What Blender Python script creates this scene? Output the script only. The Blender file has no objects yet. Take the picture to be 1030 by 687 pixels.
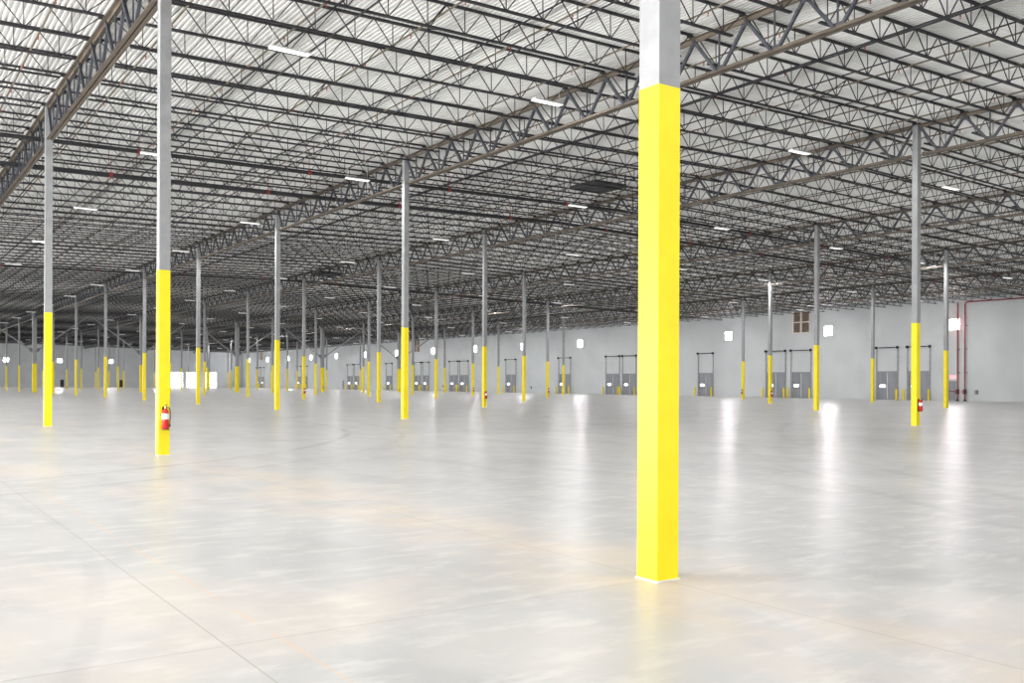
import bpy, math, random
from mathutils import Matrix, Vector
random.seed(7)
S = bpy.context.scene
COL = S.collection
PI = math.pi

# ------------------------------------------------------------------ layout
W = 15.101        # bay across (x), joist span
L = 16.407        # bay along (y), girder span
CX, CY, CZ, TH, F = -5.707, -5.99, 1.699, 0.6062, 942.1
NB = 17           # bays to the far wall
YF = NB * L       # far wall
XW = 6 * W        # dock wall
XL = -2 * W       # wall on the near left
YB = -3 * L       # wall behind
HJ = {-2: 11.5, -1: 11.75, 0: 12.0, 1: 12.22, 2: 12.47, 3: 12.13, 4: 11.79, 5: 11.45, 6: 11.11}
SEAT = 0.12

def roof_h(x):
    j = x / W
    a = max(-2, min(5, math.floor(j)))
    t = j - a
    return HJ[a] * (1 - t) + HJ[a + 1] * t

def cam_px(x, y, z):
    D = x - CX; U = y - CY
    X = D * math.cos(TH) - U * math.sin(TH)
    Z = D * math.sin(TH) + U * math.cos(TH)
    if Z < 0.5:
        return None
    return 515 + F * X / Z, 385.4 - (z - CZ) * F / Z, Z

# ------------------------------------------------------------------ materials
def new_mat(name):
    m = bpy.data.materials.new(name); m.use_nodes = True
    nt = m.node_tree
    b = nt.nodes['Principled BSDF']
    return m, nt, b

def N(nt, t, **kw):
    n = nt.nodes.new(t)
    for k, v in kw.items():
        setattr(n, k, v)
    return n

def noisy(name, c1, c2, scale, rough, metal=0.0, bump=0.0, detail=4, spec=0.5, space='Object', stretch=(1, 1, 1)):
    m, nt, b = new_mat(name)
    tc = N(nt, 'ShaderNodeTexCoord')
    mp = N(nt, 'ShaderNodeMapping'); mp.inputs['Scale'].default_value = stretch
    ns = N(nt, 'ShaderNodeTexNoise'); ns.inputs['Scale'].default_value = scale; ns.inputs['Detail'].default_value = detail
    cr = N(nt, 'ShaderNodeValToRGB')
    cr.color_ramp.elements[0].position = .35; cr.color_ramp.elements[0].color = (*c1, 1)
    cr.color_ramp.elements[1].position = .65; cr.color_ramp.elements[1].color = (*c2, 1)
    nt.links.new(tc.outputs[space], mp.inputs['Vector'])
    nt.links.new(mp.outputs[0], ns.inputs['Vector'])
    nt.links.new(ns.outputs['Fac'], cr.inputs['Fac'])
    nt.links.new(cr.outputs['Color'], b.inputs['Base Color'])
    b.inputs['Roughness'].default_value = rough
    b.inputs['Metallic'].default_value = metal
    b.inputs['Specular IOR Level'].default_value = spec
    if bump:
        bp = N(nt, 'ShaderNodeBump'); bp.inputs['Strength'].default_value = bump; bp.inputs['Distance'].default_value = .01
        nt.links.new(ns.outputs['Fac'], bp.inputs['Height']); nt.links.new(bp.outputs[0], b.inputs['Normal'])
    return m

def emit(name, col, strength):
    m, nt, b = new_mat(name)
    b.inputs['Base Color'].default_value = (.8, .8, .8, 1)
    b.inputs['Emission Color'].default_value = (*col, 1)
    b.inputs['Emission Strength'].default_value = strength
    return m

M = {}
M['yellow'] = noisy('yellow_paint', (.83, .66, .003), (.89, .71, .005), 3.0, .38, spec=.4)
M['yellow_far'] = M['yellow']
M['colgrey'] = noisy('grey_column_paint', (.25, .255, .265), (.30, .305, .315), 4.0, .45)
M['grout'] = noisy('white_grout', (.70, .69, .66), (.8, .79, .77), 20, .8)
M['steel'] = noisy('joist_steel', (.020, .020, .024), (.038, .037, .042), 2.5, .55, spec=.35)
M['girdweb'] = noisy('girder_web_steel', (.045, .049, .062), (.075, .08, .095), 3.0, .5)
M['girdchord'] = noisy('girder_chord_primer', (.10, .08, .06), (.15, .12, .09), 1.5, .6)
M['deck'] = noisy('white_roof_deck', (.86, .86, .85), (.91, .91, .90), .6, .5)
M['wall'] = noisy('wall_paint', (.58, .60, .615), (.63, .65, .665), .35, .75, bump=.05)
M['blackpipe'] = noisy('black_pipe', (.012, .012, .014), (.025, .025, .028), 5, .45)
M['branch'] = noisy('branch_pipe', (.10, .085, .06), (.17, .14, .10), 4, .5)
M['redpipe'] = noisy('red_pipe', (.24, .025, .03), (.32, .04, .042), 4, .4)
M['red'] = noisy('red_enamel', (.50, .015, .012), (.62, .02, .018), 8, .25)
M['white'] = noisy('white_enamel', (.78, .78, .78), (.86, .86, .86), 5, .4)
M['dark'] = noisy('dark_metal', (.012, .013, .015), (.028, .029, .032), 6, .5)
M['doorgrey'] = noisy('door_grey', (.24, .25, .28), (.30, .31, .34), 1.5, .55, stretch=(1, 1, .2))
M['track'] = noisy('galvanised_track', (.30, .30, .31), (.38, .38, .39), 6, .5)
M['louver'] = noisy('brown_louver', (.26, .19, .15), (.38, .29, .23), 3, .6)
M['cream'] = noisy('cream_frame', (.72, .67, .58), (.82, .77, .68), 5, .6)
M['brass'] = noisy('brass', (.5, .38, .15), (.6, .46, .2), 5, .35, metal=.8)
M['window'] = emit('daylit_window_pane', (1.0, .97, 1.0), 120)
M['vision'] = emit('daylit_vision_pane', (.93, .90, 1.0), 9)
M['daydoor'] = emit('daylit_translucent_door', (.93, .97, 1.0), 9.0)
M['lens'] = emit('fixture_lens', (1.0, 1.0, .98), 1.0)
M['lens_on'] = emit('fixture_lens_lit', (1.0, 1.0, .98), 14.0)
M['exit'] = emit('exit_sign_face', (1.0, .12, .16), .6)

def floor_mat():
    m, nt, b = new_mat('polished_concrete_floor')
    lk = nt.links.new
    tc = N(nt, 'ShaderNodeTexCoord')
    def noise(scale, detail, st=(1, 1, 1), rough=.5, dist=0):
        mp = N(nt, 'ShaderNodeMapping'); mp.inputs['Scale'].default_value = st
        n = N(nt, 'ShaderNodeTexNoise'); n.inputs['Scale'].default_value = scale
        n.inputs['Detail'].default_value = detail; n.inputs['Roughness'].default_value = rough
        n.inputs['Distortion'].default_value = dist
        lk(tc.outputs['Object'], mp.inputs[0]); lk(mp.outputs[0], n.inputs['Vector'])
        return n.outputs['Fac']
    def math_(op, a, b_=None, c=None):
        n = N(nt, 'ShaderNodeMath', operation=op)
        for k, v in enumerate((a, b_, c)):
            if v is None: continue
            if isinstance(v, (int, float)): n.inputs[k].default_value = v
            else: lk(v, n.inputs[k])
        return n.outputs[0]
    def ramp(v, lo, hi):
        n = N(nt, 'ShaderNodeMapRange', interpolation_type='SMOOTHSTEP')
        n.inputs['From Min'].default_value = lo; n.inputs['From Max'].default_value = hi
        lk(v, n.inputs['Value']); return n.outputs[0]
    def mix(f, a, c):
        n = N(nt, 'ShaderNodeMix', data_type='RGBA')
        if isinstance(f, (int, float)): n.inputs[0].default_value = f
        else: lk(f, n.inputs[0])
        for v, s in ((a, 6), (c, 7)):
            if isinstance(v, tuple): n.inputs[s].default_value = (*v, 1)
            else: lk(v, n.inputs[s])
        return n.outputs[2]
    sp = N(nt, 'ShaderNodeSeparateXYZ'); lk(tc.outputs['Object'], sp.inputs[0])
    X, Y = sp.outputs[0], sp.outputs[1]
    big = noise(.16, 5, dist=.6); mid = noise(.8, 6, (1, .45, 1), .6, .8); fine = noise(4, 8, (.4, 1, 1), .65)
    c = mix(ramp(big, .25, .75), (.42, .42, .42), (.495, .49, .48))
    c = mix(math_('MULTIPLY', ramp(mid, .40, .68), .6), c, (.36, .36, .37))
    c = mix(math_('MULTIPLY', ramp(fine, .48, .66), .38), c, (.64, .63, .60))
    # warm dust stains, strongest along the foreground column line
    band = math_('SUBTRACT', 1.0, ramp(math_('ABSOLUTE', math_('ADD', X, math_('MULTIPLY', math_('SUBTRACT', noise(.25, 4), .5), 3.0))), .2, 1.5))
    near = math_('SUBTRACT', 1.0, ramp(Y, 4, 30))
    st = math_('MULTIPLY', math_('MULTIPLY', band, near), ramp(noise(.9, 5), .3, .6))
    c = mix(math_('MULTIPLY', st, .45), c, (.66, .54, .42))
    warm = math_('MULTIPLY', ramp(noise(.22, 5, dist=1.0), .50, .68), math_('SUBTRACT', 1.0, ramp(X, -2, 6)))
    c = mix(math_('MULTIPLY', warm, .32), c, (.68, .58, .48))
    # saw cut joints
    def joint(v, p, off, w):
        q = math_('WRAP', math_('ADD', v, off + p / 2), p, 0.0)
        return math_('LESS_THAN', math_('ABSOLUTE', math_('SUBTRACT', q, p / 2)), w)
    j1 = joint(X, W / 4, 0, .007); j2 = joint(Y, L / 4, 0, .007)
    jj = math_('MAXIMUM', j1, j2)
    c = mix(math_('MULTIPLY', jj, .45), c, (.26, .22, .18))
    # chalk line near the camera
    ch = math_('LESS_THAN', math_('ABSOLUTE', math_('ADD', X, 3.42)), .013)
    ch = math_('MULTIPLY', ch, math_('MULTIPLY', math_('GREATER_THAN', Y, -1.2), ramp(noise(2.0, 3), .38, .55)))
    c = mix(math_('MULTIPLY', ch, .45), c, (.66, .42, .24))
    # tyre tracks: arcs and a few straight runs
    def arc(cx, cy, r, w, amt, lox=None):
        d = math_('SQRT', math_('ADD', math_('POWER', math_('SUBTRACT', X, cx), 2.0), math_('POWER', math_('SUBTRACT', Y, cy), 2.0)))
        e = math_('ABSOLUTE', math_('SUBTRACT', d, r))
        a = math_('SUBTRACT', 1.0, ramp(e, w * .3, w))
        return math_('MULTIPLY', a, math_('MULTIPLY', amt, ramp(noise(.5, 4), .35, .6)))
    for cx_, cy_, r, w, a in ((-12.3, 32, 21.9, .16, .5), (-12.3, 32, 23.7, .16, .35),
                              (-25, 6, 19.5, .12, .14), (-25, 6, 21.2, .12, .14), (40, 20, 21, .25, .3), (60, -30, 62, .2, .22), (60, -30, 60.2, .2, .22),
                              (8, 60, 38, .25, .3), (8, 60, 40, .25, .3)):
        c = mix(arc(cx_, cy_, r, w, a), c, (.20, .20, .21))
    lk(c, b.inputs['Base Color'])
    r = math_('ADD', math_('MULTIPLY', ramp(noise(1.2, 6, (1, .5, 1)), .3, .7), .05), .29)
    lk(r, b.inputs['Roughness'])
    b.inputs['Specular IOR Level'].default_value = .06
    bp = N(nt, 'ShaderNodeBump'); bp.inputs['Strength'].default_value = .03; bp.inputs['Distance'].default_value = .004
    lk(noise(1.5, 6), bp.inputs['Height']); lk(bp.outputs[0], b.inputs['Normal'])
    return m
M['floor'] = floor_mat()

# ------------------------------------------------------------------ mesh helpers
class MB:
    def __init__(s): s.v = []; s.f = []
    def hexa(s, p, closed=True):
        b = len(s.v); s.v += [tuple(q) for q in p]
        s.f += [(b, b+1, b+5, b+4), (b+1, b+2, b+6, b+5), (b+2, b+3, b+7, b+6), (b+3, b, b+4, b+7)]
        if closed: s.f += [(b+3, b+2, b+1, b), (b+4, b+5, b+6, b+7)]
    def box(s, x0, x1, y0, y1, z0, z1):
        s.hexa([(x0, y0, z0), (x1, y0, z0), (x1, y1, z0), (x0, y1, z0), (x0, y0, z1), (x1, y0, z1), (x1, y1, z1), (x0, y1, z1)])
    def bar(s, a, b, w, h=None, up=(0, 0, 1), closed=True):
        a = Vector(a); b = Vector(b); h = h or w
        d = (b - a).normalized(); u = Vector(up)
        if abs(d.dot(u)) > .98: u = Vector((1, 0, 0)) if abs(d.x) < .9 else Vector((0, 1, 0))
        sd = d.cross(u).normalized(); u = sd.cross(d).normalized()
        q = []
        for c in (a, b):
            for i, k in ((-1, -1), (1, -1), (1, 1), (-1, 1)):
                q.append(c + sd * (i * w / 2) + u * (k * h / 2))
        s.hexa(q, closed)
    def angle(s, a, b, leg, t, side, vert):
        """rolled steel angle: flat leg to `side`, upright leg up or down"""
        a = Vector(a); b = Vector(b); d = (b - a).normalized()
        sd = d.cross(Vector((0, 0, 1))).normalized() * side
        s.bar(a + sd * leg / 2, b + sd * leg / 2, leg, t)
        s.bar(a + sd * t / 2 + Vector((0, 0, vert * leg / 2)), b + sd * t / 2 + Vector((0, 0, vert * leg / 2)), t, leg)
    def tube(s, pts, r, n=10, caps=True):
        pts = [Vector(p) for p in pts]; rings = []
        rr = r if isinstance(r, (list, tuple)) else [r] * len(pts)
        for k, p in enumerate(pts):
            d = (pts[min(k+1, len(pts)-1)] - pts[max(k-1, 0)]).normalized()
            u = Vector((0, 0, 1)) if abs(d.z) < .9 else Vector((1, 0, 0))
            a = d.cross(u).normalized(); c = a.cross(d).normalized()
            b = len(s.v)
            for q in range(n):
                t = 2 * PI * q / n
                s.v.append(tuple(p + a * math.cos(t) * rr[k] + c * math.sin(t) * rr[k]))
            rings.append(b)
        for a, b in zip(rings, rings[1:]):
            for q in range(n):
                s.f.append((a+q, a+(q+1) % n, b+(q+1) % n, b+q))
        if caps:
            s.f.append(tuple(rings[0]+q for q in range(n))[::-1]); s.f.append(tuple(rings[-1]+q for q in range(n)))
    def lathe(s, c, prof, n=16):
        s.tube([(c[0], c[1], c[2]+z) for _, z in prof], [max(r, .001) for r, _ in prof], n)
    def mesh(s, name, mat, smooth=False):
        m = bpy.data.meshes.new(name); m.from_pydata(s.v, [], s.f); m.materials.append(mat)
        if smooth:
            m.polygons.foreach_set('use_smooth', [True] * len(m.polygons))
            try: m.set_sharp_from_angle(angle=math.radians(40))
            except Exception: pass
        m.update(); return m
    def build(s, name, mat, parent=None, smooth=False, bevel=0):
        o = bpy.data.objects.new(name, s.mesh(name, mat, smooth)); COL.objects.link(o)
        if parent: o.parent = parent
        if bevel:
            md = o.modifiers.new('bevel', 'BEVEL'); md.width = bevel; md.segments = 2; md.limit_method = 'ANGLE'
        return o

def tag(o, label=None, cat=None, group=None, kind=None):
    if label: o['label'] = label
    if cat: o['category'] = cat
    if group: o['group'] = group
    if kind: o['kind'] = kind
    return o
def empty(name, loc, rz=0):
    o = bpy.data.objects.new(name, None); COL.objects.link(o); o.location = loc; o.rotation_euler = (0, 0, rz)
    o.empty_display_size = .3
    return o
def kid(name, mesh, parent, loc=(0, 0, 0)):
    o = bpy.data.objects.new(name, mesh); COL.objects.link(o); o.parent = parent; o.location = loc
    return o
def copy_tree(o, parent=None):
    c = o.copy(); COL.objects.link(c); c.parent = parent
    for ch in list(o.children): copy_tree(ch, c)
    return c
ORD = ['zeroth', 'first', 'second', 'third', 'fourth', 'fifth', 'sixth', 'seventh', 'eighth', 'ninth', 'tenth', 'eleventh', 'twelfth',
       'thirteenth', 'fourteenth', 'fifteenth', 'sixteenth', 'seventeenth', 'eighteenth', 'nineteenth', 'twentieth']
def ordn(n):
    if n <= 20: return ORD[n]
    tens = {2: 'twenty', 3: 'thirty', 4: 'forty', 5: 'fifty', 6: 'sixty', 7: 'seventy', 8: 'eighty', 9: 'ninety'}
    t, u = divmod(n, 10)
    if t >= 10: return 'hundred-and-' + ordn(n - 100)
    return tens[t] + '-' + ORD[u] if u else tens[t][:-1] + 'ieth'

# ------------------------------------------------------------------ setting
b = MB(); b.box(XL - .3, XW + .3, YB - .3, YF + .3, -.25, 0)
tag(b.build('floor', M['floor']), kind='structure')

# ribbed roof deck, ribs running along y
b = MB(); p = .155; n = int((XW - XL) / p)
ys = (YB, YF)
prof = []
for k in range(n + 1):
    x = XL + k * p
    for dx, dz in ((0, 0), (.065, 0), (.085, .055), (.135, .055)):
        if x + dx <= XW: prof.append((x + dx, roof_h(x + dx) + SEAT + dz))
for x, z in prof:
    b.v.append((x, ys[0], z)); b.v.append((x, ys[1], z))
for k in range(len(prof) - 1):
    b.f.append((2*k, 2*k+1, 2*k+3, 2*k+2))
base = len(b.v)
for j in range(-2, 7):      # insulation and membrane above the deck
    for y in ys: b.v.append((j * W, y, HJ[j] + SEAT + .25))
for k in range(8): b.f.append((base+2*k, base+2*k+2, base+2*k+3, base+2*k+1))
tag(b.build('ceiling', M['deck']), kind='structure')

# wall features along the dock wall
WIN_Y = [49.6 + 15.97 * k for k in range(-4, 15)]; WIN_Y = [y for y in WIN_Y if -14 < y < 276]
DOOR_Y = [(52.4, 55.0), (56.3, 58.9), (68.1, 71.0), (72.0, 75.0), (84.3, 87.0), (99.9, 102.9), (103.7, 106.8), (115.9, 119.0), (131.7, 134.8),
          (147.7, 150.8), (151.6, 154.7), (163.0, 165.6), (166.4, 169.2), (179.4, 182.2), (195.6, 198.7), (199.5, 202.6), (227.3, 230.3), (231.6, 234.6),
          (259.7, 262.3), (263.2, 266.0)]
DH = 3.2

def wall_with_holes(name, axis, pos, a0, a1, top, holes, thick, out):
    """wall slab in the plane axis=pos, spanning a0..a1, holes = (a, b, z0, z1); out = +1/-1 side of the slab"""
    b = MB()
    cuts = sorted({a0, a1} | {h[0] for h in holes} | {h[1] for h in holes} | ({k * W for k in range(-2, 7)} if axis == 'y' else set()))
    def put(u0, u1, z0, z1, z1b=None):
        z1b = z1 if z1b is None else z1b
        q0, q1 = sorted((pos, pos + out * thick))
        if axis == 'x':
            b.hexa([(q0, u0, z0), (q1, u0, z0), (q1, u1, z0), (q0, u1, z0), (q0, u0, z1), (q1, u0, z1), (q1, u1, z1b), (q0, u1, z1b)])
        else:
            b.hexa([(u0, q0, z0), (u1, q0, z0), (u1, q1, z0), (u0, q1, z0), (u0, q0, z1), (u1, q0, z1b), (u1, q1, z1b), (u0, q1, z1)])
    for u0, u1 in zip(cuts, cuts[1:]):
        m = (u0 + u1) / 2; z = 0
        for h in sorted([h for h in holes if h[0] < m < h[1]], key=lambda h: h[2]):
            if h[2] > z: put(u0, u1, z, h[2])
            z = h[3]
        if axis == 'x': put(u0, u1, z, top)
        else: put(u0, u1, z, roof_h(u0) + SEAT + .2, roof_h(u1) + SEAT + .2)
    return tag(b.build(name, M['wall']), kind='structure')

LOUV_Y = [(68.3, 70.9), (167.0, 169.6), (261.0, 263.6)]
WZ = (7.6, 8.8); WH = .62
MAN_Y = [(49.35, 50.3), (204.6, 205.6)]
holes = [(y - WH, y + WH, *WZ) for y in WIN_Y] + [(a, c, 0, DH) for a, c in DOOR_Y] + [(a, c, 8.1, 10.85) for a, c in LOUV_Y] + [(a, c, 0, 2.15) for a, c in MAN_Y]
wall_with_holes('wall_right', 'x', XW, YB, YF, HJ[6] + SEAT + .2, holes, .25, 1)
FWX = [26.0 + 13.2 * k for k in range(-4, 4)]
FMAN = [(39.3, 40.3), (54.8, 55.8)]
FDAY = [(68.6, 72.6), (73.6, 77.6), (78.6, 82.6)]
holes = [(x - WH, x + WH, 6.85, 7.85) for x in FWX] + [(a, c, 0, 2.15) for a, c in FMAN] + [(a, c, 0, 4.5) for a, c in FDAY]
wall_with_holes('wall_far', 'y', YF, XL, XW, 0, holes, .25, 1)
LD = [(L * k + 13.0, L * k + 17.2) for k in range(-3, 16)]
holes = [(a, c, 0, 4.4) for a, c in LD]
wall_with_holes('wall_left', 'x', XL, YB, YF, HJ[-2] + SEAT + .2, holes, .25, -1)
BD = [(W * k + 3.5, W * k + 10.5) for k in range(-2, 5)]
wall_with_holes('wall_back', 'y', YB, XL, XW, 0, [(a, c, 0, 5.0) for a, c in BD], .25, -1)

# clerestory windows: daylit pane in a thin frame
wn = 0
def window(axis, pos, u, z0, z1):
    global wn
    wn += 1
    o = tag(empty('window_%d' % wn, (pos, u, z0) if axis == 'x' else (u, pos, z0)), kind='structure')
    f = MB(); g = MB(); h = z1 - z0; t = .06
    def bx(m, u0, u1, q0, q1, a, c):
        if axis == 'x': m.box(q0, q1, u0, u1, a, c)
        else: m.box(u0, u1, q0, q1, a, c)
    for a in ((-WH, -WH + t), (WH - t, WH)): bx(f, a[0], a[1], -.02, .14, 0, h)
    bx(f, -WH + t, WH - t, -.02, .14, 0, t); bx(f, -WH + t, WH - t, -.02, .14, h - t, h)
    bx(g, -WH + t, WH - t, .05, .07, t, h - t)
    f.build('window_frame', M['white'], o); g.build('pane', M['window'], o)
for y in WIN_Y: window('x', XW, y, *WZ)
for x in FWX: window('y', YF, x, 6.85, 7.85)

# louvered intakes high on the dock wall
for a, c in LOUV_Y:
    wn += 1
    o = tag(empty('window_%d' % wn, (XW, a, 8.1)), kind='structure')
    w = c - a; h = 2.75; f = MB(); lv = MB(); t = .16
    f.box(-.05, .15, 0, w, 0, t * .6); f.box(-.05, .15, 0, w, h - t * .6, h)
    f.box(-.05, .15, 0, t * .6, t * .6, h - t * .6); f.box(-.05, .15, w - t, w, t * .6, h - t * .6)
    f.box(-.05, .15, w / 2 - .12, w / 2 + .12, t * .6, h - t * .6)
    f.box(-.045, .145, t * .6, w - t, h / 2 - .07, h / 2 + .07)
    z = .14
    while z < h - .15:
        lv.hexa([(-.01, .05, z), (.02, .05, z), (.02, w - .05, z), (-.01, w - .05, z), (.09, .05, z + .10), (.12, .05, z + .10), (.12, w - .05, z + .10), (.09, w - .05, z + .10)])
        z += .12
    lv.box(.125, .14, .05, w - .05, .05, h - .05)
    f.build('window_frame', M['cream'], o); lv.build('louver_blades', M['louver'], o)

# dock doors
dn = 0
def dock_door(a, c):
    global dn
    dn += 1
    o = tag(empty('door_%d' % dn, (XW, a, 0)), kind='structure')
    w = c - a
    pn = MB()
    for k in range(6):   # sectional panels with shallow ribs
        z0 = k * DH / 6; z1 = (k + 1) * DH / 6
        pn.box(.03, .075, .02, w - .02, z0, z1)
        for q in range(5):
            u = .2 + q * (w - .4) / 4
            pn.box(.015, .03, u - .03, u + .03, z0 + .04, z1 - .04)
    pn.build('door_panel', M['doorgrey'], o)
    v = MB(); v.box(-.004, .0295, w - 1.02, w - .36, 1.42, 1.68); v.build('vision_panel', M['vision'], o)
    st = MB(); st.box(-.01, .0145, w / 2 - .03, w / 2 + .03, .1, DH - .1); st.build('pull_strap', M['white'], o)
    for u in (-.05, w + .05):
        t = MB(); t.box(-.12, -.05, u - .045, u + .045, 0, 5.9)
        for k in range(8): t.box(-.05, 0, u - .07, u + .07, .5 + k * .72, .6 + k * .72)
        t.build('track', M['track'], o)
    h = MB(); h.tube([(-.2, -.18, 5.95), (-.2, w + .18, 5.95)], .035, 8)
    h.tube([(-.2, .35, 5.95), (-.2, w - .35, 5.95)], .055, 10)
    h.build('torsion_shaft', M['dark'], o, True)
    for u in (-.05, w + .05):
        d = MB(); d.tube([(-.2, u - .07, 5.95), (-.2, u + .07, 5.95)], .16, 14); d.box(-.12, 0, u - .1, u + .1, 5.85, 6.05)
        d.build('cable_drum', M['dark'], o, True)
    hd = MB(); hd.box(-.03, .03, 0, w, DH - .03, DH + .06); hd.build('door_header', M['track'], o)
    for s, u in ((0, -.2), (1, w + .2)):
        bollard(XW - .55, a + u, dn, s)
bn = 0
def bollard(x, y, d, s):
    o = empty('bollard', (x, y, 0))
    m = MB(); m.lathe((0, 0, 0), [(.11, 0), (.11, 1.15), (.095, 1.22), (.05, 1.26), (.001, 1.27)], 14)
    m.build('post', M['yellow'], o, True)
    p_ = MB(); p_.box(-.14, .14, -.14, .14, .0, .012); p_.build('base_plate', M['yellow'], o)
    side = 'near side' if s == 0 else 'far side'
    tag(o, 'short yellow bollard on the %s of the %s dock door past the risers' % (side, ordn(d)), 'bollard', 'bollards flanking the dock doors')
for a, c in DOOR_Y: dock_door(a, c)
def man_door(axis, pos, a, c):
    global dn
    dn += 1
    o = tag(empty('door_%d' % dn, (pos, a, 0) if axis == 'x' else (a, pos, 0)), kind='structure')
    w = c - a; lf = MB(); fr = MB(); hn = MB()
    def bx(m, u0, u1, q0, q1, z0, z1):
        if axis == 'x': m.box(q0, q1, u0, u1, z0, z1)
        else: m.box(u0, u1, q0, q1, z0, z1)
    bx(lf, .05, w - .05, .04, .085, .01, 2.1)
    bx(fr, 0, .05, -.02, .12, 0, 2.15); bx(fr, w - .05, w, -.02, .12, 0, 2.15); bx(fr, .05, w - .05, -.02, .12, 2.1, 2.15)
    bx(hn, .12, w - .12, -.02, .04, .98, 1.05)
    lf.build('door_leaf', M['dark'] if axis == 'y' else M['doorgrey'], o); fr.build('door_frame', M['track'], o); hn.build('push_bar', M['dark'], o)
for a, c in MAN_Y: man_door('x', XW, a, c)
for a, c in FMAN: man_door('y', YF, a, c)
# three daylit overhead doors in the far wall
for a, c in FDAY:
    dn += 1
    o = tag(empty('door_%d' % dn, (a, YF, 0)), kind='structure'); w = c - a
    pn = MB(); gr = MB()
    for k in range(6): pn.box(.03, w - .03, .04, .07, k * .75 + .02, (k + 1) * .75 - .02)
    for k in range(7): gr.box(0, w, .02, .1, max(0, k * .75 - .02), k * .75 + .02)
    for q in range(5): gr.box(q * (w - .05) / 4, q * (w - .05) / 4 + .05, .015, .105, 0, 4.5)
    pn.build('translucent_panel', M['daydoor'], o); gr.build('door_rails', M['white'], o)

# area lamps in unseen walls: open doors at left, added fill at back
def area_light(name, loc, rot, sx, sy, power, col=(1, .985, .96)):
    l = bpy.data.lights.new(name, 'AREA'); l.shape = 'RECTANGLE'; l.size = sx; l.size_y = sy; l.energy = power; l.color = col
    o = bpy.data.objects.new(name, l); COL.objects.link(o); o.location = loc; o.rotation_euler = rot
    return o
for k, (a, c) in enumerate(LD):
    pw = 2500
    if k - 3 == 0: pw = 15500
    area_light('daylight_and_fill', (XL + .05, (a + c) / 2, 2.2), (0, -PI / 2, 0), 4.3, 4.1, pw)
for a, c in BD:
    area_light('daylight_and_fill', ((a + c) / 2, YB + .05, 2.5), (PI / 2, 0, 0), 6.9, 4.9, 750)  # added at the unseen back wall to brighten column faces and near roof

w = bpy.data.worlds.new('sky'); S.world = w; w.use_nodes = True
w.node_tree.nodes['Background'].inputs[0].default_value = (.75, .87, 1.0, 1); w.node_tree.nodes['Background'].inputs[1].default_value = 1.5

# ------------------------------------------------------------------ columns
def column_meshes(wd, h, tagn):
    hw = wd / 2; lo = MB(); up = MB(); bp = MB(); cp = MB()
    YH = 4.267
    lo.box(-hw, hw, -hw, hw, .012, YH)
    up.box(-hw + .001, hw - .001, -hw + .001, hw - .001, YH, h - .02)
    e = hw + .012
    bp.box(-e, e, -e, e, 0, .012)
    cp.box(-hw - .05, hw + .05, -hw - .02, hw + .02, h - .02, h)
    return (lo.mesh('painted_lower_shaft', M['yellow']), up.mesh('upper_shaft', M['colgrey']), bp.mesh('base_plate', M['grout']), cp.mesh('cap_plate', M['girdweb']))
cmesh = {}
hidden = {(1, 1), (2, 2), (3, 3), (4, 4), (5, 5)}
grid = [(i, j) for j in range(6) for i in range(17)]
def on(i, j):
    q = cam_px(j * W, i * L, 1)
    return q and -60 < q[0] < 1110
grid = [g for g in grid if on(*g)]
seen = {}
for j in range(6):
    k = 0
    for i in range(17):
        q = cam_px(j * W, i * L, 1)
        if q and 0 < q[0] < 1030 and (i, j) not in hidden:
            k += 1; seen[(i, j)] = k
SPECIAL = {(0, 0): 'big square column nearest the camera, yellow below and pale grey above',
           (1, 0): 'tall yellow and grey column at left with a fire extinguisher on its front face',
           (2, 0): 'leftmost tall column, yellow and grey, under the tan roof girder',
           (1, 2): 'tall yellow and grey column at right with a fire extinguisher on its edge',
           (2, 1): 'yellow and grey column just left of centre, brightest of the middle distance',
           (2, 3): 'yellow and grey column right of the foreground one, beside the brown louvered wall opening'}
rowname = {0: 'foreground column row', 1: 'second row', 2: 'third row', 3: 'fourth row', 4: 'fifth row', 5: 'row nearest the dock wall'}
colroots = {}
for i, j in grid:
    fat = i == 9
    key = (fat, j)
    if key not in cmesh: cmesh[key] = column_meshes(.54 if fat else .25, HJ[j], key)
    o = empty('braced_column' if fat else 'steel_column', (j * W, i * L, 0))
    for nm, me in zip(('painted_lower_shaft', 'upper_shaft', 'base_plate', 'cap_plate'), cmesh[key]): kid(nm, me, o)
    if (i, j) in SPECIAL: lb = SPECIAL[(i, j)]
    elif (i, j) in hidden: lb = 'yellow and grey column hidden behind the foreground column, in the %s' % rowname[j]
    elif (i, j) not in seen: lb = 'yellow and grey column standing just outside the frame, %s, %s back' % (rowname[j], ordn(i + 1))
    elif fat: lb = 'thick yellow and dark grey column with diagonal braces, in the %s' % rowname[j]
    else: lb = 'slim yellow and grey steel column, %s back in the %s' % (ordn(seen[(i, j)]), rowname[j])
    tag(o, lb, 'column', 'thick braced columns' if fat else 'square steel roof columns')
    colroots[(i, j)] = o

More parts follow.
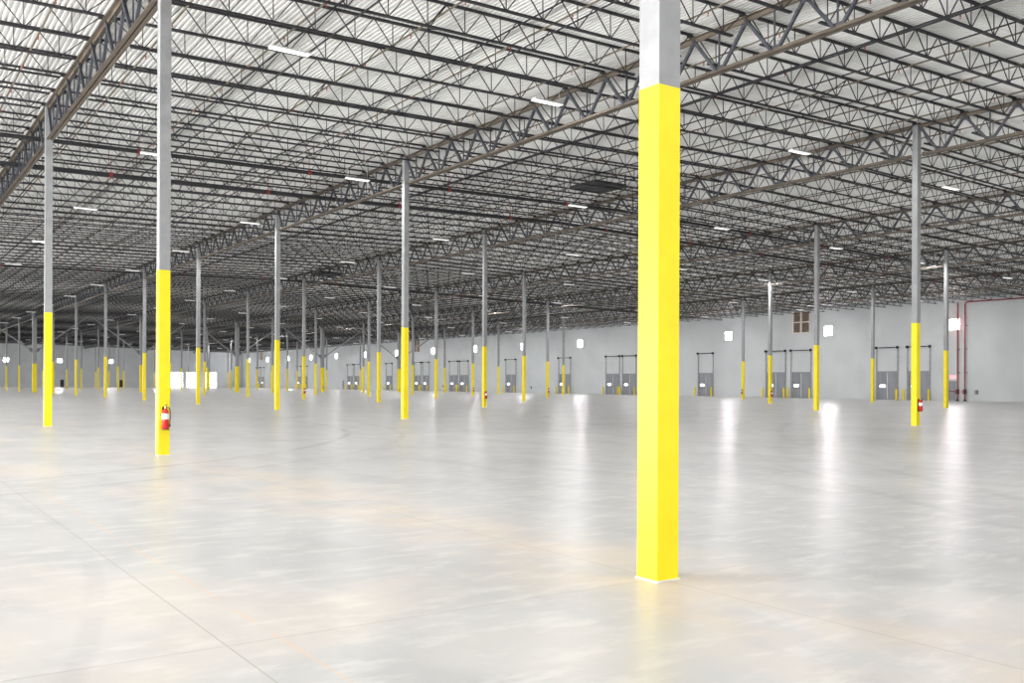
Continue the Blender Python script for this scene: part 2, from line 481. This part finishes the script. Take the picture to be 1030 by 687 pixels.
# diagonal braces of the thick column row, rising to the roof at mid bay
for j in range(0, 6):
    a, c = (j * W, (j + 1) * W)
    y = 9 * L; mid = (a + c) / 2
    for side in (0, 1):
        if j == 0 and side == 0: continue
        if j == 5 and side == 1: continue
        x0 = a + .27 if side == 0 else c - .27
        o = empty('diagonal_brace', (x0, y, 6.1))
        m = MB(); e = (mid - x0 + (-.1 if side == 0 else .1), 0, roof_h(mid) - .72 - 6.1)
        m.bar((0, 0, 0), e, .16, .16); m.build('tube', M['colgrey'], o)
        g = MB(); s = -1 if side == 0 else 1
        g.hexa([(s * 0, -.01, -.25), (s * -.45, -.01, .15), (s * -.45, -.01, .5), (0, -.01, .35), (s * 0, .01, -.25), (s * -.45, .01, .15), (s * -.45, .01, .5), (0, .01, .35)])
        g.build('gusset_plate', M['girdweb'], o)
        who = rowname[j if side == 0 else j + 1]
        tag(o, 'diagonal brace on the %s side of the thick column, %s' % ('right' if side == 0 else 'left', who), 'brace', 'diagonal braces of the thick columns')

# ------------------------------------------------------------------ girders
def girder(j, k):
    h = HJ[j]; o = empty('roof_girder', (j * W, k * L, h))
    key = 'g'
    if key not in gm:
        tc = MB(); bc = MB(); wb = MB(); dp = 1.3; g = .02
        for s in (-1, 1):
            tc.angle((s * g, .02, -.012), (s * g, L - .02, -.012), .125, .016, s, -1)
            bc.angle((s * g, .25, -dp), (s * g, L - .25, -dp), .115, .016, s, 1)
        # chord cover strips at the panel points
        pt = L / 8
        for q in range(9):
            y = q * pt
            if 0 < q < 8: wb.box(-.012, .012, y - .16, y + .16, -.24, -.03)
        for q in range(8):
            yb = (q + .5) * pt
            wb.box(-.012, .012, yb - .18, yb + .18, -dp + .02, -dp + .2)
            for yy in (q * pt, (q + 1) * pt):
                ya = max(.14, min(L - .14, yy)); sg = .035 if yy < yb else -.035
                wb.bar((sg, yb + (-.07 if yy < yb else .07), -dp + .06), (sg, ya, -.06), .085, .085, (1, 0, 0), False)
            wb.bar((0, yb, -dp + .05), (0, yb, -.05), .04, .04, (1, 0, 0), False)
        gm[key] = (tc.mesh('top_chord', M['girdchord']), bc.mesh('bottom_chord', M['girdchord']), wb.mesh('web_members', M['girdweb']))
    for nm, me in zip(('top_chord', 'bottom_chord', 'web_members'), gm[key]): kid(nm, me, o)
    if j == 0: lb = 'tan open-web roof girder at top left, %s span from the foreground column' % ordn(k + 1)
    else: lb = 'open-web roof girder over the %s of columns, %s span back' % (rowname[j] if j < 5 else 'row nearest the dock wall', ordn(k + 1))
    tag(o, lb, 'girder', 'open-web roof girders')
gm = {}
for j in range(6):
    for k in range(NB):
        if j == 0 and k > 3: continue
        girder(j, k)

# ------------------------------------------------------------------ joists
def joist_parts():
    tc = MB(); bc = MB(); wb = MB(); dp = .76; sl = W - .2
    tc.bar((.1, -.028, -.03), (W - .1, -.028, -.03), .045, .055, (0, 0, 1), False)
    tc.bar((.1, .028, -.03), (W - .1, .028, -.03), .045, .055, (0, 0, 1), False)
    tc.box(.03, .25, -.06, .06, -.118, -.06); tc.box(W - .25, W - .03, -.06, .06, -.118, -.06)
    n = 11; x0 = .95; st = (W - 2 * x0) / n
    bc.bar((x0 - .35, -.028, -dp), (W - x0 + .35, -.028, -dp), .045, .05, (0, 0, 1), True)
    bc.bar((x0 - .35, .028, -dp), (W - x0 + .35, .028, -dp), .045, .05, (0, 0, 1), True)
    for k in range(n + 1):
        x = x0 + k * st
        wb.bar((x, 0, -dp), (x, 0, -.03), .022, .022, (1, 0, 0), False)
        wb.bar((x, 0, -dp), (x - st / 2 if k else .15, 0, -.03), .026, .026, (0, 1, 0), False)
        wb.bar((x, 0, -dp), (x + st / 2 if k < n else W - .15, 0, -.03), .026, .026, (0, 1, 0), False)
    return tc, bc, wb
tc, bc, wb = joist_parts()
jm = (tc.mesh('top_chord', M['steel']), bc.mesh('bottom_chord', M['steel']), wb.mesh('web_rods', M['steel']))
allj = []
jd = L / 8
for j in range(-1, 6):
    for k in range(2, NB * 8):
        y = k * jd
        if j == -1 and y > 48: continue
        best = None
        for t in (.02, .25, .5, .75, .98):
            q = cam_px((j + t) * W, y, roof_h((j + t) * W))
            if q and -40 < q[0] < 1070 and q[1] > -40: best = max(best or 0, 1 / q[2])
        q = cam_px((j + .5) * W, y, 12)
        allj.append((best or 0, j, k))
allj.sort(reverse=True)
NIND = 300
bayname = {-1: 'left of the tan girder', 0: 'between the first and second girders', 1: 'between the second and third girders', 2: 'between the third and fourth girders',
           3: 'between the fourth and fifth girders', 4: 'between the fifth and sixth girders', 5: 'between the sixth girder and dock wall'}
rank = {}
for v, j, k in sorted(allj[:NIND], key=lambda t: (t[1], t[2])):
    rank.setdefault(j, []).append(k)
far = MB()
for idx, (v, j, k) in enumerate(allj):
    if v == 0: 
        if k > 30: continue
    x0 = j * W; h0 = HJ[j] + SEAT; h1 = HJ[j + 1] + SEAT; ang = math.atan2(h1 - h0, W); sc = math.hypot(W, h1 - h0) / W
    if idx < NIND and v > 0:
        o = empty('roof_joist', (x0, k * jd, h0)); o.rotation_euler = (0, -ang, 0); o.scale = (sc, 1, 1)
        for nm, me in zip(('top_chord', 'bottom_chord', 'web_rods'), jm): kid(nm, me, o)
        n_ = rank[j].index(k) + 1
        tag(o, 'dark open-web roof joist %s, %s from the near end' % (bayname[j], ordn(n_)), 'joist', 'open-web roof joists')
    elif v > 0:
        mt = Matrix.Translation((x0, k * jd, h0)) @ Matrix.Rotation(-ang, 4, 'Y')
        R = mt
        for src in (tc, bc, wb):
            base = len(far.v)
            far.v += [tuple(R @ Vector(p_)) for p_ in src.v]
            far.f += [tuple(base + q for q in f_) for f_ in src.f]
tag(far.build('roof_joist_mass', M['steel']), 'mass of dark open-web roof joists receding towards the far walls', 'joist', kind='stuff')

# bridging angles run along y at both chords of the joists; sprinkler branch lines through the webs
def line_y(name, x, dz, y0, y1, r, mat, n=6, box=None):
    z = roof_h(x) + SEAT + dz
    o = bpy.data.objects.new(name, None)
    m = MB()
    if box: m.bar((0, 0, 0), (0, y1 - y0, 0), box, box)
    else: m.tube([(0, 0, 0), (0, y1 - y0, 0)], r, n)
    return m, (x, y0, z)
def y_range(j):
    return (4, 48) if j == -1 else (4, YF - .5)
for j in range(-1, 6):
    y0, y1 = y_range(j)
    for q, off in enumerate((W / 3, 2 * W / 3)):
        for dz, lv in ((-.075, 'upper'), (-.80, 'lower')):
            m, loc = line_y('b', j * W + off, dz, y0, y1, 0, M['steel'], box=.036)
            o = m.build('bridging_angle', M['steel']); o.location = loc
            tag(o, 'thin dark %s bridging angle %s, %s line across' % (lv, bayname[j], ordn(q + 1)), 'bridging', 'bridging lines tying the joists')
    # X bridging straps between neighbouring joists near the middle of the bay
    m = MB(); x = j * W + W / 2; z = roof_h(x) + SEAT
    k0 = int(y0 / jd) + 1
    for k in range(k0, int(y1 / jd)):
        if (k + j) % 4: continue
        m.bar((x, k * jd, z - .06), (x, (k + 1) * jd, z - .74), .03, .03, (0, 0, 1), False)
        m.bar((x + .04, k * jd, z - .74), (x + .04, (k + 1) * jd, z - .06), .03, .03, (0, 0, 1), False)
    o = m.build('cross_bridging', M['steel']); tag(o, 'crossed bridging straps between the joists %s' % bayname[j], 'bridging', kind='stuff')

hb = MB(); hb.lathe((0, 0, 0), [(.01, .05), (.022, .03), (.022, .0), (.01, -.02), (.01, -.05), (.026, -.055), (.026, -.065)], 8)
headm = hb.mesh('sprinkler_head', M['redpipe'])
for j in range(-1, 6):
    y0, y1 = y_range(j)
    for q in range(5):
        x = j * W + W / 5 * (q + .5)
        heavy = (j == 1 and q == 1)
        r = .062 if heavy else .03
        m, loc = line_y('p', x, -.24, y0, y1, r, None, 8)
        root = empty('sprinkler_branch_line', loc)
        m.build('pipe', M['blackpipe'] if heavy else M['branch'], root, True)
        for k in range(14):
            yy = 5.3 + k * 3.05 - (q % 2) * .8
            c = cam_px(x, y0 + yy, loc[2])
            if c and -30 < c[0] < 1060 and c[2] < 60 and y0 + yy < y1: kid('sprinkler_head', headm, root, (0, yy, -r - .045))
        tag(root, '%s sprinkler branch pipe %s, %s across' % ('thick black' if heavy else 'thin brownish', bayname[j], ordn(q + 1)), 'pipe', 'sprinkler branch lines')

# black sprinkler mains crossing the girders
def main(y, dz, r, label):
    o = empty('sprinkler_main', (0, y, 0)); m = MB()
    pts = [(x, 0, roof_h(x) + dz) for x in (-W, -.01, W, 2 * W, 3 * W, 4 * W, 5 * W, XW - .2)]
    m.tube(pts, r, 12); m.build('pipe', M['blackpipe'], o, True)
    for j in range(-1, 6):
        for t in (.25, .75):
            c = MB(); x = (j + t) * W; z = roof_h(x)
            c.tube([(x - .07, 0, z + dz), (x + .07, 0, z + dz)], r + .025, 12)
            c.bar((x, 0, z + dz + r), (x, 0, z + SEAT), .02, .02)
            c.build('coupling_and_hanger', M['redpipe'], o)
    tag(o, label, 'pipe')
main(35.2, -.72, .09, 'nearer thick black sprinkler main crossing under the roof on the left')
main(40.6, -.72, .10, 'farther thick black sprinkler main crossing under the roof on the left')
main(82.6, -.72, .07, 'distant black sprinkler main crossing the roof well behind the first two')

# hung high-bay strip fixtures
LAMP = 335; nview = {}
fx = None
FXX = [-18.3, -7.0, 4.2, 13.3, 26.5, 37.9, 49.2, 59.2, 71.8, 83.0]
for a, x in enumerate(FXX):
    for c in range(-4, 17):
        y = 19.4 + 14.8 * c
        q = cam_px(x, y, 11.2)
        inview = bool(q and -10 < q[0] < 1040 and q[1] > -8)
        if not inview and (y > 70 or x > 64 or (x < 0 and y > 45)): continue
        if y > YF - 3: continue
        if fx is None:
            fx = empty('high_bay_light', (0, 0, 0))
            m = MB()
            m.hexa([(-.6, -.15, 0), (.6, -.15, 0), (.6, .15, 0), (-.6, .15, 0), (-.58, -.07, .07), (.58, -.07, .07), (.58, .07, .07), (-.58, .07, .07)]); m.build('housing', M['white'], fx)
            m = MB(); m.box(-.57, .57, -.13, -.01, -.012, -.001); m.build('lens', M['lens'], fx)
            m = MB(); m.box(-.57, .57, .01, .13, -.012, -.001); m.build('lens', M['lens'], fx)
            for s in (-1, 1):
                m = MB(); m.tube([(s * .5, 0, .07), (s * .5, 0, .60)], .006, 5); m.build('hanger_cable', M['white'], fx)
            o = fx
        else: o = copy_tree(fx)
        o.location = (x, y, roof_h(x) - 1.0)
        area_light('strip_fill_lamp', (x, y, roof_h(x) - 1.02), (0, 0, 0), 1.12, .25, LAMP, (1, .995, .98))  # fill lamp added under each fixture to even out floor brightness
        lit = (a == 2 and c == 3)
        if inview: nview[a] = nview.get(a, 0) + 1
        col_i = ordn(a - 1); row_i = ordn(nview.get(a, 0))
        if lit:
            for ch in o.children:
                if ch.name.startswith('lens'):
                    ch.data = ch.data.copy(); ch.data.materials[0] = M['lens_on']
        if inview: lb = ('brightly lit' if lit else 'white') + ' hung strip light, %s line from the left, %s one back' % (col_i, row_i)
        else: lb = 'white hung strip light outside the frame, near the camera'  # unseen fixtures added to carry fill lamps around the camera
        tag(o, lb, 'light', 'strip lights hung from the roof' if inview else 'strip lights outside the frame')

# dark square roof vents
def vent(x0, y0, s, label):
    z = roof_h(x0 + s / 2) - .62; o = empty('roof_vent', (x0, y0, z)); f = MB(); b_ = MB()
    f.box(0, s, 0, .1, 0, .16); f.box(0, s, s - .1, s, 0, .16); f.box(0, .1, .1, s - .1, 0, .16); f.box(s - .1, s, .1, s - .1, 0, .16)
    f.build('curb_frame', M['dark'], o)
    n = 9
    for k in range(n): b_.box(.1, s - .1, .15 + k * (s - .3) / n, .15 + k * (s - .3) / n + .16, .04, .07)
    b_.build('slats', M['dark'], o)
    t = MB(); t.box(.1, s - .1, .1, s - .1, .11, .15); t.build('lid', M['dark'], o)
    for u in (.05, s - .05):
        h = MB(); h.bar((u, .05, .16), (u, .05, .7), .04, .04); h.bar((u, s - .05, .16), (u, s - .05, .7), .04, .04); h.build('bracket', M['dark'], o)
    tag(o, label, 'vent')
vent(24.4, 30.2, 2.1, 'dark square slatted vent under the roof just left of the foreground column')
vent(29.2, 75.6, 2.3, 'small distant dark square vent under the roof, left of centre')

# ------------------------------------------------------------------ fire extinguishers on the columns
ext = None
def extinguisher(i, j, face, label):
    global ext
    if ext is None:
        ext = empty('fire_extinguisher', (0, 0, 0))
        m = MB(); m.lathe((0, -.10, .0), [(.07, 0), (.078, .02), (.078, .36), (.06, .42), (.03, .45), (.028, .47)], 18); m.build('cylinder', M['red'], ext, True)
        m = MB(); m.lathe((0, -.10, .47), [(.022, 0), (.022, .05), (.015, .06)], 10); m.build('valve', M['brass'], ext, True)
        m = MB(); m.bar((0, -.09, .53), (0, -.22, .56), .02, .012); m.bar((0, -.09, .505), (0, -.20, .49), .02, .012); m.build('handle', M['dark'], ext)
        m = MB(); m.tube([(.03, -.10, .49), (.085, -.11, .48), (.105, -.12, .38), (.10, -.12, .2), (.095, -.12, .12)], .011, 8); m.tube([(.095, -.12, .12), (.095, -.12, .04)], [.014, .02], 8); m.build('hose', M['dark'], ext, True)
        m = MB(); m.lathe((0, -.10, .22), [(.0795, 0), (.0795, .13)], 18); m.build('paper_label', M['white'], ext, True)
        m = MB(); m.box(-.05, .05, -.02, 0, -.02, .5); m.box(-.07, .07, -.16, -.02, -.025, -.003); m.box(-.085, .085, -.022, -.004, .3, .33); m.build('wall_bracket', M['dark'], ext)
        o = ext
    else: o = copy_tree(ext)
    hw = (.54 if i == 9 else .25) / 2
    x, y = j * W, i * L
    if face == 'u': o.location = (x + .0, y - hw - .001, .62); o.rotation_euler = (0, 0, 0)
    else: o.location = (x - hw - .001, y, .62); o.rotation_euler = (0, 0, -PI / 2)
    tag(o, label, 'fire extinguisher', 'red fire extinguishers on the columns')
extinguisher(1, 0, 'u', 'red fire extinguisher with white label on the tall column at left, nearest of them')
extinguisher(1, 2, 'u', 'red fire extinguisher projecting from the tall column at far right')
extinguisher(3, 2, 'u', 'small red fire extinguisher on the column right of centre-left, third row')
extinguisher(5, 2, 'u', 'small red fire extinguisher low on a slim column left of centre')
extinguisher(3, 4, 'u', 'small dark red fire extinguisher on the column beside the paired dock doors')
extinguisher(5, 4, 'u', 'tiny red fire extinguisher on the slim column left of the foreground column')
extinguisher(6, 4, 'u', 'tiny red fire extinguisher on the slim column right of the red wall riser')
extinguisher(4, 5, 'w', 'dark fire extinguisher on the slim column right of the foreground column')
extinguisher(9, 4, 'u', 'tiny fire extinguisher on the thick braced column left of centre')

# ------------------------------------------------------------------ red risers, wall boxes, exit sign
def riser(y, label, valves=True, top=10.5, run=None):
    o = empty('fire_riser', (XW - .32, y, 0)); m = MB()
    pts = [(0, 0, .1), (0, 0, top)]
    if run: pts = [(0, 0, .1), (0, 0, top - .25), (0, -.08, top - .08), (0, -.25, top), (0, run, top)]
    m.tube(pts, .075, 12); m.build('pipe', M['redpipe'], o, True)
    m = MB(); m.tube([(0, 0, 0), (0, 0, .06)], .2, 14); m.tube([(0, 0, .06), (0, 0, .2)], .11, 12); m.build('floor_flange', M['dark'], o, True)
    if valves:
        m = MB(); m.tube([(0, -.0, .75), (0, 0, 1.25)], .16, 12); m.tube([(-.35, 0, 1.0), (0, 0, 1.0)], .05, 8); m.build('valve_body', M['dark'], o, True)
        m = MB()
        for k in range(12):
            t0 = 2 * PI * k / 12; t1 = 2 * PI * (k + 1) / 12
            m.bar((-.36, .16 * math.cos(t0), 1 + .16 * math.sin(t0)), (-.36, .16 * math.cos(t1), 1 + .16 * math.sin(t1)), .03)
        for k in range(3): m.bar((-.36, .16 * math.cos(k * PI / 3), 1 + .16 * math.sin(k * PI / 3)), (-.36, -.16 * math.cos(k * PI / 3), 1 - .16 * math.sin(k * PI / 3)), .02)
        m.build('hand_wheel', M['red'], o)
    for z in (3, 5.5, 8):
        m = MB(); m.box(.06, .315, -.1, .1, z, z + .06); m.build('pipe_clamp', M['dark'], o)
    tag(o, label, 'pipe', 'red fire risers on the dock wall')
riser(49.05, 'red vertical fire riser on the dock wall, left of the pair at right')
riser(48.25, 'red fire riser, right one of the pair, turning along the wall top', run=-34)
riser(156.4, 'dull red riser pipe behind a slim column left of centre on the dock wall')
def wall_box(y, label, z=.75):
    o = empty('call_box', (XW, y, z)); m = MB(); m.box(-.12, 0, 0, .3, 0, .42); m.build('case', M['dark'], o, bevel=.01)
    m = MB(); m.box(-.128, -.12, .03, .27, .03, .39); m.build('cover', M['doorgrey'], o)
    tag(o, label, 'box', 'small boxes on the dock wall')
wall_box(47.0, 'small dark box on the dock wall just right of the red risers')
wall_box(126.8, 'small dark box on the dock wall between two dock doors, centre of photo')
o = empty('exit_sign', (XW, 49.35, 2.35)); m = MB(); m.box(-.06, 0, 0, .75, 0, .42); m.build('housing', M['exit'], o)
m = MB()
def seg(u0, z0, u1, z1): m.bar((-.066, .70 - u0, z0), (-.066, .70 - u1, z1), .012, .035, (0, 0, 1) if abs(z1 - z0) < .01 else (0, 1, 0))
for x0, ch in ((.06, 'E'), (.22, 'X'), (.40, 'I'), (.50, 'T')):
    a0, a1, z0, z1, zm = x0, x0 + .11, .1, .32, .21
    if ch == 'E': [seg(*q) for q in ((a0, z0, a0, z1), (a0, z0, a1, z0), (a0, zm, a1, zm), (a0, z1, a1, z1))]
    if ch == 'X': [seg(*q) for q in ((a0, z0, a1, z1), (a0, z1, a1, z0))]
    if ch == 'I': seg(a0, z0, a0, z1)
    if ch == 'T': [seg(*q) for q in ((a0, z1, a1, z1), ((a0 + a1) / 2, z0, (a0 + a1) / 2, z1))]
m.build('letters', M['white'], o)
tag(o, 'small red exit sign above the grey door beside the red risers', 'exit sign')

# ------------------------------------------------------------------ camera and view
cam = bpy.data.cameras.new('camera'); co = bpy.data.objects.new('camera', cam); COL.objects.link(co)
cam.sensor_width = 36; cam.lens = F / 1030 * 36; cam.shift_y = (385.385 - 343.5) / 1030
cam.clip_end = 1000
co.matrix_world = Matrix.Translation((CX, CY, CZ)) @ Matrix.Rotation(-TH, 4, 'Z') @ Matrix.Rotation(PI / 2, 4, 'X') @ Matrix.Rotation(.0044, 4, 'Z')
S.camera = co
S.view_settings.view_transform = 'Standard'; S.view_settings.look = 'None'; S.view_settings.gamma = 1; S.view_settings.use_curve_mapping = False
S.view_settings.exposure = 0.0
